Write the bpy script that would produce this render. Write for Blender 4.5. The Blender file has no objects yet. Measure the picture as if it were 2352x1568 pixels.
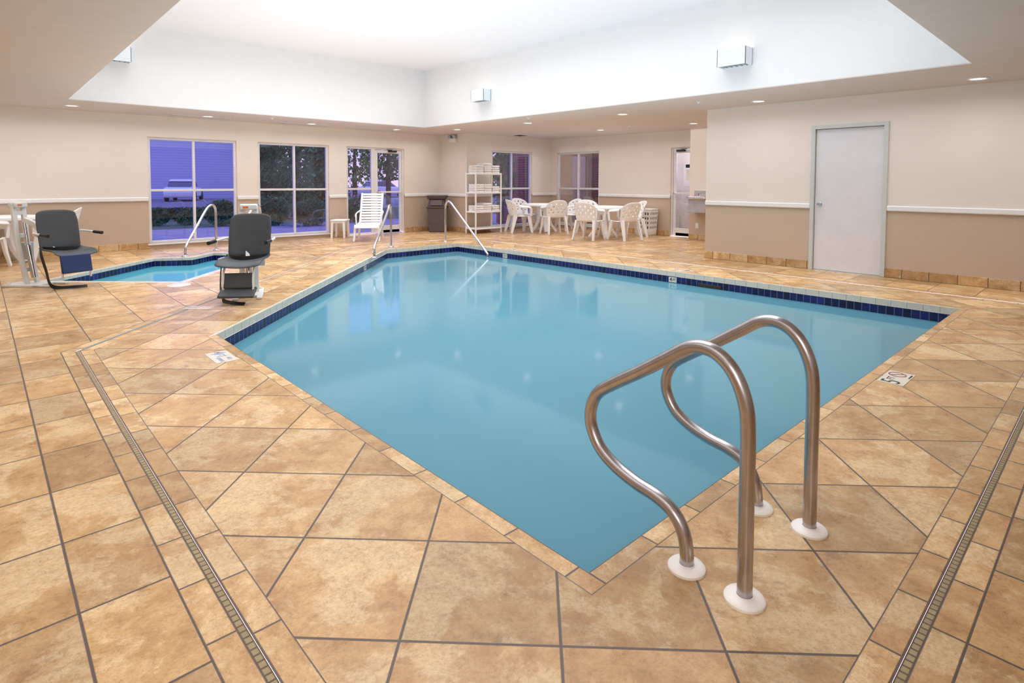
import bpy, bmesh, math, random
from mathutils import Vector, Matrix
from mathutils.geometry import tessellate_polygon
random.seed(7)
S = bpy.context.scene
C = S.collection
S.view_settings.view_transform = 'Standard'
PI = math.pi

# ------------------------------------------------------------------ camera
F = 1324.0
ZOOM, ZX, ZY = 1.0, 1176, 784
cam = bpy.data.cameras.new('camera')
cam.sensor_fit = 'HORIZONTAL'
cam.sensor_width = 36.0
cam.lens = F / 2352 * 36 * ZOOM
cam.shift_x = (ZX - 1176) / 2352 * ZOOM
cam.shift_y = -(ZY - 478) / 2352 * ZOOM
cam.clip_start = 0.05
cam.clip_end = 400
co = bpy.data.objects.new('camera', cam)
C.objects.link(co)
CM = Matrix.Translation((0, 0, 1.3)) @ Matrix.Rotation(math.radians(-42.9), 4, 'Z') @ Matrix.Rotation(math.radians(90 - 2.6), 4, 'X') @ Matrix.Rotation(0.003, 4, 'Z')
co.matrix_world = CM
S.camera = co
R3 = CM.to_3x3()
EYE = Vector((0, 0, 1.3))

def ray(px, py):
    return R3 @ Vector(((px - 1176) / F, -(py - 478) / F, -1))
def onz(px, py, z=0.0):
    d = ray(px, py)
    return EYE + d * ((z - 1.3) / d.z)
def onx(px, py, x):
    d = ray(px, py)
    return EYE + d * (x / d.x)
def ony(px, py, y):
    d = ray(px, py)
    return EYE + d * (y / d.y)
def cw(X, Y):
    return (.7325 * X + .6807 * Y, -.6807 * X + .7325 * Y)

# ------------------------------------------------------------------ materials
def lin(c):
    r = []
    for v in c:
        v /= 255.0
        r.append(v / 12.92 if v <= .04045 else ((v + .055) / 1.055) ** 2.4)
    return r
def rgba(c):
    return (*lin(c), 1)
def newmat(name):
    m = bpy.data.materials.new(name)
    m.use_nodes = True
    nt = m.node_tree
    b = nt.nodes['Principled BSDF']
    return m, nt, b
def setin(nt, sock, v):
    if hasattr(v, 'is_linked') or isinstance(v, bpy.types.NodeSocket):
        nt.links.new(v, sock)
    else:
        sock.default_value = v
def mth(nt, op, a, b=None):
    n = nt.nodes.new('ShaderNodeMath')
    n.operation = op
    setin(nt, n.inputs[0], a)
    if b is not None:
        setin(nt, n.inputs[1], b)
    return n.outputs[0]
def ramp(nt, fac, stops):
    n = nt.nodes.new('ShaderNodeValToRGB')
    e = n.color_ramp.elements
    while len(e) < len(stops):
        e.new(0.5)
    for i, (p, c) in enumerate(stops):
        e[i].position = p
        e[i].color = rgba(c) if len(c) == 3 else c
    nt.links.new(fac, n.inputs[0])
    return n.outputs[0]
def noise(nt, vec, scale, detail=4, rough=.5, dist=0):
    n = nt.nodes.new('ShaderNodeTexNoise')
    n.inputs['Scale'].default_value = scale
    n.inputs['Detail'].default_value = detail
    n.inputs['Roughness'].default_value = rough
    n.inputs['Distortion'].default_value = dist
    if vec is not None:
        nt.links.new(vec, n.inputs['Vector'])
    return n.outputs['Fac']
def mixc(nt, fac, a, b, mode='MIX'):
    n = nt.nodes.new('ShaderNodeMix')
    n.data_type = 'RGBA'
    n.blend_type = mode
    setin(nt, n.inputs[0], fac)
    setin(nt, n.inputs[6], a)
    setin(nt, n.inputs[7], b)
    return n.outputs[2]
def maprange(nt, v, a, b, c, d):
    n = nt.nodes.new('ShaderNodeMapRange')
    for i, x in enumerate((v, a, b, c, d)):
        setin(nt, n.inputs[i], x)
    return n.outputs[0]
def bump(nt, b, h, strength, dist=.01):
    n = nt.nodes.new('ShaderNodeBump')
    n.inputs['Strength'].default_value = strength
    n.inputs['Distance'].default_value = dist
    nt.links.new(h, n.inputs['Height'])
    nt.links.new(n.outputs[0], b.inputs['Normal'])

def M(name, col, rough=.5, metal=0, var=.05, scale=6, bmp=0, bscale=150, emis=0, ecol=None):
    m, nt, b = newmat(name)
    tc = nt.nodes.new('ShaderNodeTexCoord')
    f = noise(nt, tc.outputs['Object'], scale, 3)
    lo = [max(0, v * (1 - var)) for v in col]
    hi = [min(255, v * (1 + var)) for v in col]
    nt.links.new(ramp(nt, f, [(.3, lo), (.7, hi)]), b.inputs['Base Color'])
    b.inputs['Roughness'].default_value = rough
    b.inputs['Metallic'].default_value = metal
    if bmp:
        bump(nt, b, noise(nt, tc.outputs['Object'], bscale, 2), bmp, .004)
    if emis:
        b.inputs['Emission Color'].default_value = rgba(ecol or col)
        b.inputs['Emission Strength'].default_value = emis
    return m

def tile_mat(name, w, h, grout, stops, gcol, coord='uv', rough=.29, s1=7, s2=2.3, cream=None, vlo=.74, vhi=1.12, bs=.25):
    m, nt, b = newmat(name)
    if coord == 'uv':
        vec = nt.nodes.new('ShaderNodeTexCoord').outputs['UV']
    else:
        g = nt.nodes.new('ShaderNodeNewGeometry').outputs['Position']
        sp = nt.nodes.new('ShaderNodeSeparateXYZ')
        nt.links.new(g, sp.inputs[0])
        cb = nt.nodes.new('ShaderNodeCombineXYZ')
        nt.links.new(mth(nt, 'ADD', sp.outputs[0], sp.outputs[1]), cb.inputs[0])
        nt.links.new(sp.outputs[2], cb.inputs[1])
        vec = cb.outputs[0]
    sp = nt.nodes.new('ShaderNodeSeparateXYZ')
    nt.links.new(vec, sp.inputs[0])
    du = mth(nt, 'DIVIDE', sp.outputs[0], w)
    dv = mth(nt, 'DIVIDE', sp.outputs[1], h)
    cu, cv = mth(nt, 'FLOOR', du), mth(nt, 'FLOOR', dv)
    fu, fv = mth(nt, 'FRACT', du), mth(nt, 'FRACT', dv)
    eu = mth(nt, 'MULTIPLY', mth(nt, 'MINIMUM', fu, mth(nt, 'SUBTRACT', 1.0, fu)), w)
    ev = mth(nt, 'MULTIPLY', mth(nt, 'MINIMUM', fv, mth(nt, 'SUBTRACT', 1.0, fv)), h)
    e = mth(nt, 'MINIMUM', eu, ev)
    mask = maprange(nt, e, grout * .5, grout * .5 + .0025, 0.0, 1.0)
    cb = nt.nodes.new('ShaderNodeCombineXYZ')
    nt.links.new(cu, cb.inputs[0])
    nt.links.new(cv, cb.inputs[1])
    cb.inputs[2].default_value = .37
    wn = nt.nodes.new('ShaderNodeTexWhiteNoise')
    wn.noise_dimensions = '3D'
    nt.links.new(cb.outputs[0], wn.inputs['Vector'])
    va = nt.nodes.new('ShaderNodeVectorMath')
    va.operation = 'MULTIPLY_ADD'
    nt.links.new(wn.outputs['Color'], va.inputs[0])
    va.inputs[1].default_value = (37, 37, 37)
    nt.links.new(vec, va.inputs[2])
    v2 = va.outputs[0]
    n1 = noise(nt, v2, s1, 12, .76, .25)
    col = ramp(nt, n1, stops)
    if cream:
        n2 = noise(nt, v2, s2, 13, .70, .3)
        n3 = noise(nt, v2, 45, 6, .75)
        fine = maprange(nt, n3, .35, .66, 1.0, .2)
        k = maprange(nt, n2, .505, .55, 0.0, .7)
        col = mixc(nt, mth(nt, 'MULTIPLY', k, fine), col, rgba(cream))
        n5 = noise(nt, v2, 2.8, 13, .72, .2)
        k5 = maprange(nt, n5, .54, .59, 0.0, .5)
        col = mixc(nt, k5, col, rgba((178, 128, 74)))
        n6 = noise(nt, v2, 14, 10, .72, .8)
        vein = maprange(nt, mth(nt, 'ABSOLUTE', mth(nt, 'SUBTRACT', n6, .5)), 0.0, .018, .35, 0.0)
        col = mixc(nt, vein, col, rgba((154, 112, 70)))
        n4 = noise(nt, v2, 70, 6, .78)
        dk = maprange(nt, n4, .52, .66, 0.0, .5)
        col = mixc(nt, dk, col, rgba(stops[0][1]))
    hs = nt.nodes.new('ShaderNodeHueSaturation')
    nt.links.new(col, hs.inputs['Color'])
    hs.inputs['Saturation'].default_value = .97 if cream else 1.0
    nt.links.new(maprange(nt, wn.outputs['Value'], 0.0, 1.0, vlo, vhi), hs.inputs['Value'])
    fin = mixc(nt, mask, rgba(gcol), hs.outputs[0])
    nt.links.new(fin, b.inputs['Base Color'])
    nt.links.new(maprange(nt, n1, .3, .7, rough - .06, rough + .12), b.inputs['Roughness'])
    hgt = mth(nt, 'ADD', mask, mth(nt, 'MULTIPLY', n1, .5))
    bump(nt, b, hgt, bs, .004)
    return m

SLATE = [(.28, (154, 113, 68)), (.42, (190, 147, 95)), (.55, (210, 169, 115)), (.70, (226, 192, 140))]
CREAM = (240, 217, 173)
GROUT = (92, 78, 73)
m_tile = tile_mat('slate_tile', .457, .457, .006, SLATE, GROUT, cream=CREAM)
m_strip = tile_mat('slate_strip', .30, .085, .005, SLATE, GROUT, cream=CREAM)
m_cope = tile_mat('slate_coping', .30, .075, .005, SLATE, GROUT, cream=CREAM)
m_base = tile_mat('slate_base', .305, .30, .006, SLATE, GROUT, coord='wall', cream=CREAM)
m_navy = tile_mat('navy_tile', .08, .105, .005, [(.3, (14, 18, 62)), (.5, (20, 28, 86)), (.7, (30, 44, 118))], (84, 100, 130), rough=.15, vlo=.45, vhi=1.3, bs=.1)
m_whitetile = tile_mat('white_tile', .15, .12, .004, [(.3, (212, 206, 190)), (.7, (222, 216, 200))], (172, 168, 158), rough=.2, vlo=.96, vhi=1.02, bs=.1)
m_drain = tile_mat('drain_grate', .028, .024, .004, [(.3, (154, 138, 106)), (.7, (172, 156, 124))], (106, 88, 72), rough=.85, vlo=.9, vhi=1.05)
m_brick = tile_mat('brick', .22, .075, .012, [(.3, (132, 66, 58)), (.5, (158, 82, 70)), (.7, (178, 102, 88))], (175, 150, 145), coord='wall', rough=.8)

def wall_paint(name, up, low, zs):
    m, nt, b = newmat(name)
    g = nt.nodes.new('ShaderNodeNewGeometry').outputs['Position']
    sp = nt.nodes.new('ShaderNodeSeparateXYZ')
    nt.links.new(g, sp.inputs[0])
    k = mth(nt, 'GREATER_THAN', sp.outputs[2], zs)
    n = noise(nt, g, 2.0, 3)
    a = ramp(nt, n, [(.3, [v * .985 for v in up]), (.7, up)])
    n2 = noise(nt, g, 120, 3)
    c = ramp(nt, n2, [(.3, [v * .95 for v in low]), (.7, low)])
    nt.links.new(mixc(nt, k, c, a), b.inputs['Base Color'])
    b.inputs['Roughness'].default_value = .6
    bump(nt, b, noise(nt, g, 160, 3), .25, .004)
    return m
m_wall = wall_paint('two_tone_paint', (237, 227, 218), (205, 184, 165), .955)
m_soffit = M('soffit_paint', (216, 206, 200), .8, var=.01, bmp=.1)
m_well = M('well_paint', (234, 234, 235), .8, var=.005)
m_upper = M('upper_ceiling_paint', (232, 232, 236), .8, var=.005)
m_trim = M('white_trim', (240, 239, 240), .35, var=.01)
m_alu = M('white_aluminium', (228, 226, 230), .35, var=.02)
m_doorframe = M('door_frame_paint', (204, 208, 206), .4, var=.01)
m_doorleaf = M('door_leaf_paint', (226, 224, 230), .35, var=.01)
m_steel = M('stainless_steel', (184, 180, 184), .24, 1, var=.03, scale=20)
m_chrome = M('polished_chrome', (215, 215, 220), .08, 1, var=.01)
m_resin = M('white_resin', (247, 246, 247), .38, var=.01)
m_flange = M('white_flange', (250, 246, 242), .4, var=.01)
m_liftwhite = M('lift_white_paint', (228, 230, 228), .3, var=.02)
m_grey = M('dark_grey_plastic', (66, 70, 74), .5, var=.06, bmp=.1)
m_black = M('black_rubber', (26, 26, 28), .5, var=.1)
m_blue = M('navy_vinyl', (30, 52, 100), .4, var=.08)
m_orange = M('orange_decal', (232, 120, 40), .5)
m_bin = M('brown_grey_plastic', (92, 80, 80), .5, var=.04)
m_bindark = M('dark_bin_lid', (78, 68, 68), .5, var=.04)
m_towel = M('white_terry', (248, 246, 246), .95, var=.03, bmp=.6, bscale=260)
m_sconce = M('sconce_white', (228, 236, 240), .4, var=.01)
m_louver = M('sconce_louver', (172, 180, 186), .5, var=.05)
m_lens = M('lamp_lens', (255, 244, 230), .5, var=0, emis=3, ecol=(255, 244, 232))
m_dark = M('dark_slot', (52, 44, 40), .7)
m_wood = M('dark_wood', (96, 62, 44), .5, var=.15)
m_tan = M('lobby_paint', (196, 176, 164), .7, var=.03)
m_cream = M('lobby_cream', (230, 230, 232), .7, var=.02)
m_paper = M('notice_paper', (240, 238, 232), .8, var=.01)
m_marker = M('marker_tile', (222, 214, 202), .25, var=.02)
m_faded = M('faded_marker_tile', (210, 192, 168), .3, var=.03)
m_ink = M('black_ink', (46, 44, 46), .5)
m_blueink = M('blue_ink', (150, 158, 186), .5)
m_redink = M('red_ink', (164, 92, 88), .5)
m_basin = M('pool_plaster', (110, 165, 185), .6, var=.02)
m_spabasin = M('spa_plaster', (110, 205, 228), .6, var=.02)
m_pave = M('pavement', (160, 156, 182), .7, var=.08, scale=3)
m_grass = M('lawn', (92, 108, 88), .9, var=.25, scale=20)
m_asph = M('asphalt', (124, 122, 142), .8, var=.1, scale=4)
m_leafd = M('evergreen_leaf', (68, 106, 68), .7, var=.45, scale=1.2)
m_leaf = M('green_leaf', (96, 138, 74), .6, var=.4, scale=1.5)
m_bark = M('bark', (86, 70, 60), .9, var=.2)
m_pink = M('pink_petal', (236, 140, 186), .6, var=.1)
m_car = M('silver_car_paint', (236, 236, 242), .2, 0, var=.01)
m_carglass = M('car_glass', (86, 90, 114), .08)
m_tyre = M('tyre', (30, 30, 34), .7)
m_tail = M('tail_light', (150, 50, 56), .2)

def siding(name, col):
    m, nt, b = newmat(name)
    g = nt.nodes.new('ShaderNodeNewGeometry').outputs['Position']
    sp = nt.nodes.new('ShaderNodeSeparateXYZ')
    nt.links.new(g, sp.inputs[0])
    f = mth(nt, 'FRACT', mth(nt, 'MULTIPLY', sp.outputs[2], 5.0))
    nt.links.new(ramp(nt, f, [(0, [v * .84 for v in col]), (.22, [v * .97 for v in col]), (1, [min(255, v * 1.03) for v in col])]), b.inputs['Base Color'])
    b.inputs['Roughness'].default_value = .7
    return m
m_siding = siding('lavender_siding', (178, 183, 220))

def glass_mat(name, tint, refl=.10):
    m, nt, b = newmat(name)
    nt.nodes.remove(b)
    tr = nt.nodes.new('ShaderNodeBsdfTransparent')
    tc = nt.nodes.new('ShaderNodeTexCoord')
    f = noise(nt, tc.outputs['Object'], .6, 2)
    nt.links.new(ramp(nt, f, [(.3, [v * .97 for v in tint]), (.7, tint)]), tr.inputs[0])
    gl = nt.nodes.new('ShaderNodeBsdfGlossy')
    gl.inputs['Roughness'].default_value = .02
    mx = nt.nodes.new('ShaderNodeMixShader')
    lw = nt.nodes.new('ShaderNodeLayerWeight')
    lw.inputs[0].default_value = .3
    nt.links.new(maprange(nt, lw.outputs['Facing'], 0.0, 1.0, refl, .6), mx.inputs[0])
    nt.links.new(tr.outputs[0], mx.inputs[1])
    nt.links.new(gl.outputs[0], mx.inputs[2])
    nt.links.new(mx.outputs[0], nt.nodes['Material Output'].inputs[0])
    return m
m_glass = glass_mat('window_glass', (222, 224, 250), .05)
m_cglass = glass_mat('clear_glass', (245, 242, 242), .05)

def water_mat(name, col, clear):
    m, nt, b = newmat(name)
    g = nt.nodes.new('ShaderNodeNewGeometry').outputs['Position']
    n = noise(nt, g, .5, 2)
    nt.links.new(ramp(nt, n, [(.3, [v * .985 for v in col]), (.7, col)]), b.inputs['Base Color'])
    b.inputs['Roughness'].default_value = .07
    b.inputs['IOR'].default_value = 1.33
    b.inputs['Specular IOR Level'].default_value = .38
    bump(nt, b, noise(nt, g, 4.0, 3), .06, .01)
    if clear:
        tr = nt.nodes.new('ShaderNodeBsdfTransparent')
        tr.inputs[0].default_value = rgba((190, 225, 235))
        mx = nt.nodes.new('ShaderNodeMixShader')
        mx.inputs[0].default_value = clear
        nt.links.new(b.outputs[0], mx.inputs[1])
        nt.links.new(tr.outputs[0], mx.inputs[2])
        nt.links.new(mx.outputs[0], nt.nodes['Material Output'].inputs[0])
    return m
m_water = water_mat('pool_water', (88, 143, 161), 0)
m_spawater = water_mat('spa_water', (92, 184, 208), .1)

# ------------------------------------------------------------------ builders
def tag(o, label, cat, group=None, kind=None):
    o['label'] = label
    o['category'] = cat
    if group:
        o['group'] = group
    if kind:
        o['kind'] = kind
    return o
def thing(name, label, cat, loc=(0, 0, 0), rz=0, group=None, kind=None):
    o = bpy.data.objects.new(name, None)
    o.empty_display_size = .1
    C.objects.link(o)
    o.location = loc
    o.rotation_euler = (0, 0, rz)
    return tag(o, label, cat, group, kind)
def cr(pts, n=6):
    pts = [Vector(p) for p in pts]
    out = []
    for i in range(len(pts) - 1):
        p0 = pts[max(i - 1, 0)]
        p1, p2 = pts[i], pts[i + 1]
        p3 = pts[min(i + 2, len(pts) - 1)]
        for k in range(n):
            t = k / n
            out.append(.5 * ((2 * p1) + (p2 - p0) * t + (2 * p0 - 5 * p1 + 4 * p2 - p3) * t * t + (3 * p1 - p0 - 3 * p2 + p3) * t ** 3))
    out.append(pts[-1])
    return out

class MB:
    def __init__(self):
        self.bm = bmesh.new()
        self.uv = self.bm.loops.layers.uv.new('UVMap')
    def box(self, c, s, rot=None):
        m = Matrix.Translation(c)
        if rot is not None:
            m = m @ rot
        m = m @ Matrix.Diagonal((s[0], s[1], s[2], 1))
        bmesh.ops.create_cube(self.bm, size=1, matrix=m)
        return self
    def bmm(self, x0, x1, y0, y1, z0, z1):
        return self.box(((x0 + x1) / 2, (y0 + y1) / 2, (z0 + z1) / 2), (abs(x1 - x0), abs(y1 - y0), abs(z1 - z0)))
    def face(self, pts, uvs=None, mi=0):
        vs = [self.bm.verts.new(p) for p in pts]
        f = self.bm.faces.new(vs)
        f.material_index = mi
        if uvs:
            for l, u in zip(f.loops, uvs):
                l[self.uv].uv = u
        return f
    def sweep(self, pts, sec, closed=False, up=None):
        pts = [Vector(p) for p in pts]
        n = len(pts)
        T = []
        for i in range(n):
            a = pts[max(i - 1, 0)]
            b = pts[min(i + 1, n - 1)]
            T.append((b - a).normalized())
        ref = Vector(up) if up else (Vector((0, 0, 1)) if abs(T[0].z) < .9 else Vector((1, 0, 0)))
        nrm = (ref - T[0] * ref.dot(T[0])).normalized()
        rings = []
        for i in range(n):
            if up:
                r2 = Vector(up)
                q = r2 - T[i] * r2.dot(T[i])
                if q.length > .05:
                    nrm = q.normalized()
                else:
                    nrm = (nrm - T[i] * nrm.dot(T[i])).normalized()
            else:
                nrm = (nrm - T[i] * nrm.dot(T[i])).normalized()
            bi = T[i].cross(nrm)
            rings.append([self.bm.verts.new(pts[i] + nrm * b + bi * a) for a, b in sec(i)])
        k = len(rings[0])
        for i in range(n - 1):
            for j in range(k):
                self.bm.faces.new((rings[i][j], rings[i][(j + 1) % k], rings[i + 1][(j + 1) % k], rings[i + 1][j]))
        self.bm.faces.new(rings[0][::-1])
        self.bm.faces.new(rings[-1])
        return self
    def tube(self, pts, r, n=12):
        def sec(i):
            q = r[i] if isinstance(r, (list, tuple)) else r
            return [(q * math.cos(2 * PI * j / n), q * math.sin(2 * PI * j / n)) for j in range(n)]
        return self.sweep(pts, sec)
    def ribbon(self, pts, w, h, up=(0, 0, 1)):
        def sec(i):
            a = (w[i] if isinstance(w, (list, tuple)) else w) / 2
            b = (h[i] if isinstance(h, (list, tuple)) else h) / 2
            return [(-a, -b), (a, -b), (a, b), (-a, b)]
        return self.sweep(pts, sec, up=up)
    def lathe(self, prof, n=24, m=None):
        m = m or Matrix()
        rings = []
        for r, z in prof:
            if r < 1e-5:
                rings.append([self.bm.verts.new(m @ Vector((0, 0, z)))])
            else:
                rings.append([self.bm.verts.new(m @ Vector((r * math.cos(2 * PI * j / n), r * math.sin(2 * PI * j / n), z))) for j in range(n)])
        for a, b in zip(rings[:-1], rings[1:]):
            for j in range(n):
                j2 = (j + 1) % n
                if len(a) == 1 and len(b) == 1:
                    continue
                if len(a) == 1:
                    self.bm.faces.new((a[0], b[j2], b[j]))
                elif len(b) == 1:
                    self.bm.faces.new((a[j], a[j2], b[0]))
                else:
                    self.bm.faces.new((a[j], a[j2], b[j2], b[j]))
        return self
    def prism(self, poly, z0, z1, m=None):
        m = m or Matrix()
        a = [self.bm.verts.new(m @ Vector((x, y, z0))) for x, y in poly]
        b = [self.bm.verts.new(m @ Vector((x, y, z1))) for x, y in poly]
        n = len(poly)
        self.bm.faces.new(a[::-1])
        self.bm.faces.new(b)
        for i in range(n):
            self.bm.faces.new((a[i], a[(i + 1) % n], b[(i + 1) % n], b[i]))
        return self
    def shell(self, fn, nu, nv, skip=None):
        g = [[self.bm.verts.new(fn(i / nu, j / nv)) for j in range(nv + 1)] for i in range(nu + 1)]
        for i in range(nu):
            for j in range(nv):
                if skip and skip(i, j):
                    continue
                self.bm.faces.new((g[i][j], g[i + 1][j], g[i + 1][j + 1], g[i][j + 1]))
        loose = [v for v in self.bm.verts if not v.link_faces]
        for v in loose:
            self.bm.verts.remove(v)
        return self
    def region(self, loops, z, uvf, mi=0, flip=False):
        vv = [[Vector((p[0], p[1], z)) for p in L] for L in loops]
        flat = [p for L in vv for p in L]
        for t in tessellate_polygon(vv):
            p = [flat[i] for i in t]
            nz = (p[1] - p[0]).cross(p[2] - p[0]).z
            if abs(nz) < 1e-9:
                continue
            if (nz < 0) != flip:
                p = p[::-1]
            self.face(p, [uvf(q.x, q.y) for q in p], mi)
        return self
    def build(self, name, mats, parent=None, world=False, bev=0, bseg=2, sub=0, solid=0, label=None, sharp=38, fixn=True):
        me = bpy.data.meshes.new(name)
        if fixn:
            bmesh.ops.recalc_face_normals(self.bm, faces=self.bm.faces)
        self.bm.to_mesh(me)
        self.bm.free()
        for m in (mats if isinstance(mats, (list, tuple)) else [mats]):
            me.materials.append(m)
        me.polygons.foreach_set('use_smooth', [True] * len(me.polygons))
        me.set_sharp_from_angle(angle=math.radians(sharp))
        o = bpy.data.objects.new(name, me)
        C.objects.link(o)
        if parent:
            o.parent = parent
            if world:
                o.matrix_parent_inverse = parent.matrix_basis.inverted()
        if solid:
            q = o.modifiers.new('solid', 'SOLIDIFY')
            q.thickness = solid
            q.offset = 0
        if bev:
            q = o.modifiers.new('bevel', 'BEVEL')
            q.width = bev
            q.segments = bseg
            q.limit_method = 'ANGLE'
        if sub:
            q = o.modifiers.new('sub', 'SUBSURF')
            q.levels = sub
            q.render_levels = sub
        if label:
            o['label'] = label
        return o

def copy_tree(o, parent=None):
    c = o.copy()
    C.objects.link(c)
    c.parent = parent
    for ch in list(o.children):
        copy_tree(ch, c)
    return c
def relabel(o, label):
    o['label'] = label
    return o
def face_to(dx, dy):
    return math.atan2(-dx, dy)
def text_mesh(name, txt, size, mat, parent, loc=(0, 0, 0), rz=0, bold=0):
    cu = bpy.data.curves.new(name, 'FONT')
    cu.body = txt
    cu.size = size
    cu.align_x = 'CENTER'
    cu.align_y = 'CENTER'
    cu.extrude = .0006
    cu.offset = bold
    cu.resolution_u = 3
    t = bpy.data.objects.new('tmp', cu)
    C.objects.link(t)
    dg = bpy.context.evaluated_depsgraph_get()
    me = bpy.data.meshes.new_from_object(t.evaluated_get(dg))
    bpy.data.objects.remove(t)
    me.materials.clear()
    me.materials.append(mat)
    o = bpy.data.objects.new(name, me)
    C.objects.link(o)
    o.parent = parent
    o.location = loc
    o.rotation_euler = (0, 0, rz)
    return o

# ------------------------------------------------------------------ floor, pool and spa plan
PP = [(1.46, 1.19), (7.43, 1.19), (7.43, 9.67), (5.72, 9.67), (1.46, 5.25)]
def offset(poly, ds):
    n = len(poly)
    lines = []
    for i in range(n):
        a, b = Vector(poly[i]), Vector(poly[(i + 1) % n])
        d = (b - a).normalized()
        nn = Vector((d.y, -d.x))
        dd = ds[i] if isinstance(ds, (list, tuple)) else ds
        lines.append((a + nn * dd, d))
    out = []
    for i in range(n):
        (p, d), (q, e) = lines[i - 1], lines[i]
        cr_ = d.x * e.y - d.y * e.x
        t = ((q - p).x * e.y - (q - p).y * e.x) / cr_
        r = p + d * t
        out.append((r.x, r.y))
    return out
DD = [.82, .85, .85, .80, .93]
P_cope = offset(PP, [.075, .035, .035, .035, .075])
P_si = offset(PP, [d - .10 for d in DD])
P_di = offset(PP, [d - .012 for d in DD])
P_do = offset(PP, [d + .012 for d in DD])
P_so = offset(PP, [d + .10 for d in DD])
SP = [cw(*p) for p in [(-6.05, 7.45), (-4.3, 7.42), (-4.35, 9.6), (-4.95, 9.65), (-4.95, 10.35), (-5.4, 10.4), (-5.44, 9.75), (-6.0, 9.62)]]
S_cope = offset(SP, .10)

def band(mb, A, B, z, mi, edges=None, h=None):
    n = len(A)
    for i in (edges if edges is not None else range(n)):
        j = (i + 1) % n
        a0, a1, b1, b0 = Vector(A[i]), Vector(A[j]), Vector(B[j]), Vector(B[i])
        d = (a1 - a0).normalized()
        nn = Vector((d.y, -d.x))
        pts = [a0, b0, b1, a1]
        uvs = [((p - a0).dot(d) + i * 7.77, (p - a0).dot(nn)) for p in pts]
        q = [(p.x, p.y, z) for p in pts]
        if (Vector(q[1]) - Vector(q[0])).cross(Vector(q[2]) - Vector(q[0])).z < 0:
            q.reverse()
            uvs.reverse()
        mb.face(q, uvs, mi)
def wallband(mb, P, z0, z1, vofs=0, mi=0, edges=None):
    n = len(P)
    for i in (edges if edges is not None else range(n)):
        a, b = Vector(P[i]), Vector(P[(i + 1) % n])
        L = (b - a).length
        mb.face([(a.x, a.y, z0), (a.x, a.y, z1), (b.x, b.y, z1), (b.x, b.y, z0)],
                [(0, z0 + vofs), (0, z1 + vofs), (L, z1 + vofs), (L, z0 + vofs)], mi)

c45, s45 = math.cos(PI / 4), math.sin(PI / 4)
fl = MB()
OUT = [(-1.6, -1.6), (9.2, -1.6), (9.2, 5.0), (12.35, 5.0), (12.35, 11.6), (9.2, 11.6), (9.2, 12.75), (-1.6, 12.75)]
fl.region([OUT, P_so, S_cope], 0, lambda x, y: (x - .19, y - 2.112), 0)
def ruv(x, y):
    return ((x * c45 - y * s45) + .373, (x * c45 + y * s45) + .264)
n = 5
for i in range(n):
    j = (i + 1) % n
    pts = [P_cope[i], P_si[i], P_si[j], P_cope[j]]
    q = [Vector((p[0], p[1], 0)) for p in pts]
    if (q[1] - q[0]).cross(q[2] - q[0]).z < 0:
        q.reverse()
    fl.face(q, [ruv(p.x, p.y) for p in q], 0)
band(fl, PP, P_cope, 0, 2, [0, 4])
band(fl, PP, P_cope, 0, 3, [1, 2, 3])
band(fl, P_si, P_di, 0, 1)
band(fl, P_do, P_so, 0, 1)
band(fl, SP, S_cope, 0, 3)
o = fl.build('floor', [m_tile, m_strip, m_cope, m_whitetile], fixn=False)
tag(o, 'tan slate tiled pool deck floor with diagonal tiles around the pool', 'floor', kind='structure')

dr = MB()
band(dr, P_di, P_do, -.003, 0)
o = dr.build('deck_drain', m_drain, fixn=False)
tag(o, 'narrow beige slotted deck drain running around the large pool', 'drain')

ZW = -.165
pool = thing('swimming_pool', 'large teal swimming pool with white coping and navy waterline tiles', 'pool', (4.4, 5.4, -1.35))
b = MB()
wallband(b, PP, -1.35, -.18)
b.region([PP], -1.35, lambda x, y: (x, y))
b.build('basin', m_basin, pool, True, fixn=False)
b = MB()
wallband(b, PP, -.07, -.0, .10)
b.build('coping_band', m_whitetile, pool, True, fixn=False)
b = MB()
wallband(b, offset(PP, -.004), -.18, -.07, .175 + .105)
b.build('waterline_tile', m_navy, pool, True, fixn=False)
b = MB()
b.region([offset(PP, -.006)], ZW, lambda x, y: (x, y))
b.build('water', m_water, pool, True, fixn=False)
p = onx(1628, 657, 7.41)
b = MB()
b.bmm(7.415, 7.43, p.y - .17, p.y + .17, -.165, -.115)
b.build('skimmer_opening', m_dark, pool, True, bev=.005)

spa = thing('spa_pool', 'small bright blue spa pool with white coping beside the windows', 'pool', (*cw(-5.2, 8.6), -.9))
b = MB()
wallband(b, SP, -.9, -.16)
b.region([SP], -.9, lambda x, y: (x, y))
b.build('basin', m_spabasin, spa, True, fixn=False)
b = MB()
wallband(b, SP, -.04, 0, .1)
b.build('coping_band', m_whitetile, spa, True, fixn=False)
b = MB()
wallband(b, offset(SP, -.003), -.16, -.04, .145 + .105)
b.build('waterline_tile', m_navy, spa, True, fixn=False)
b = MB()
b.region([offset(SP, -.004)], -.13, lambda x, y: (x, y))
b.build('water', m_spawater, spa, True, fixn=False)

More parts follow.
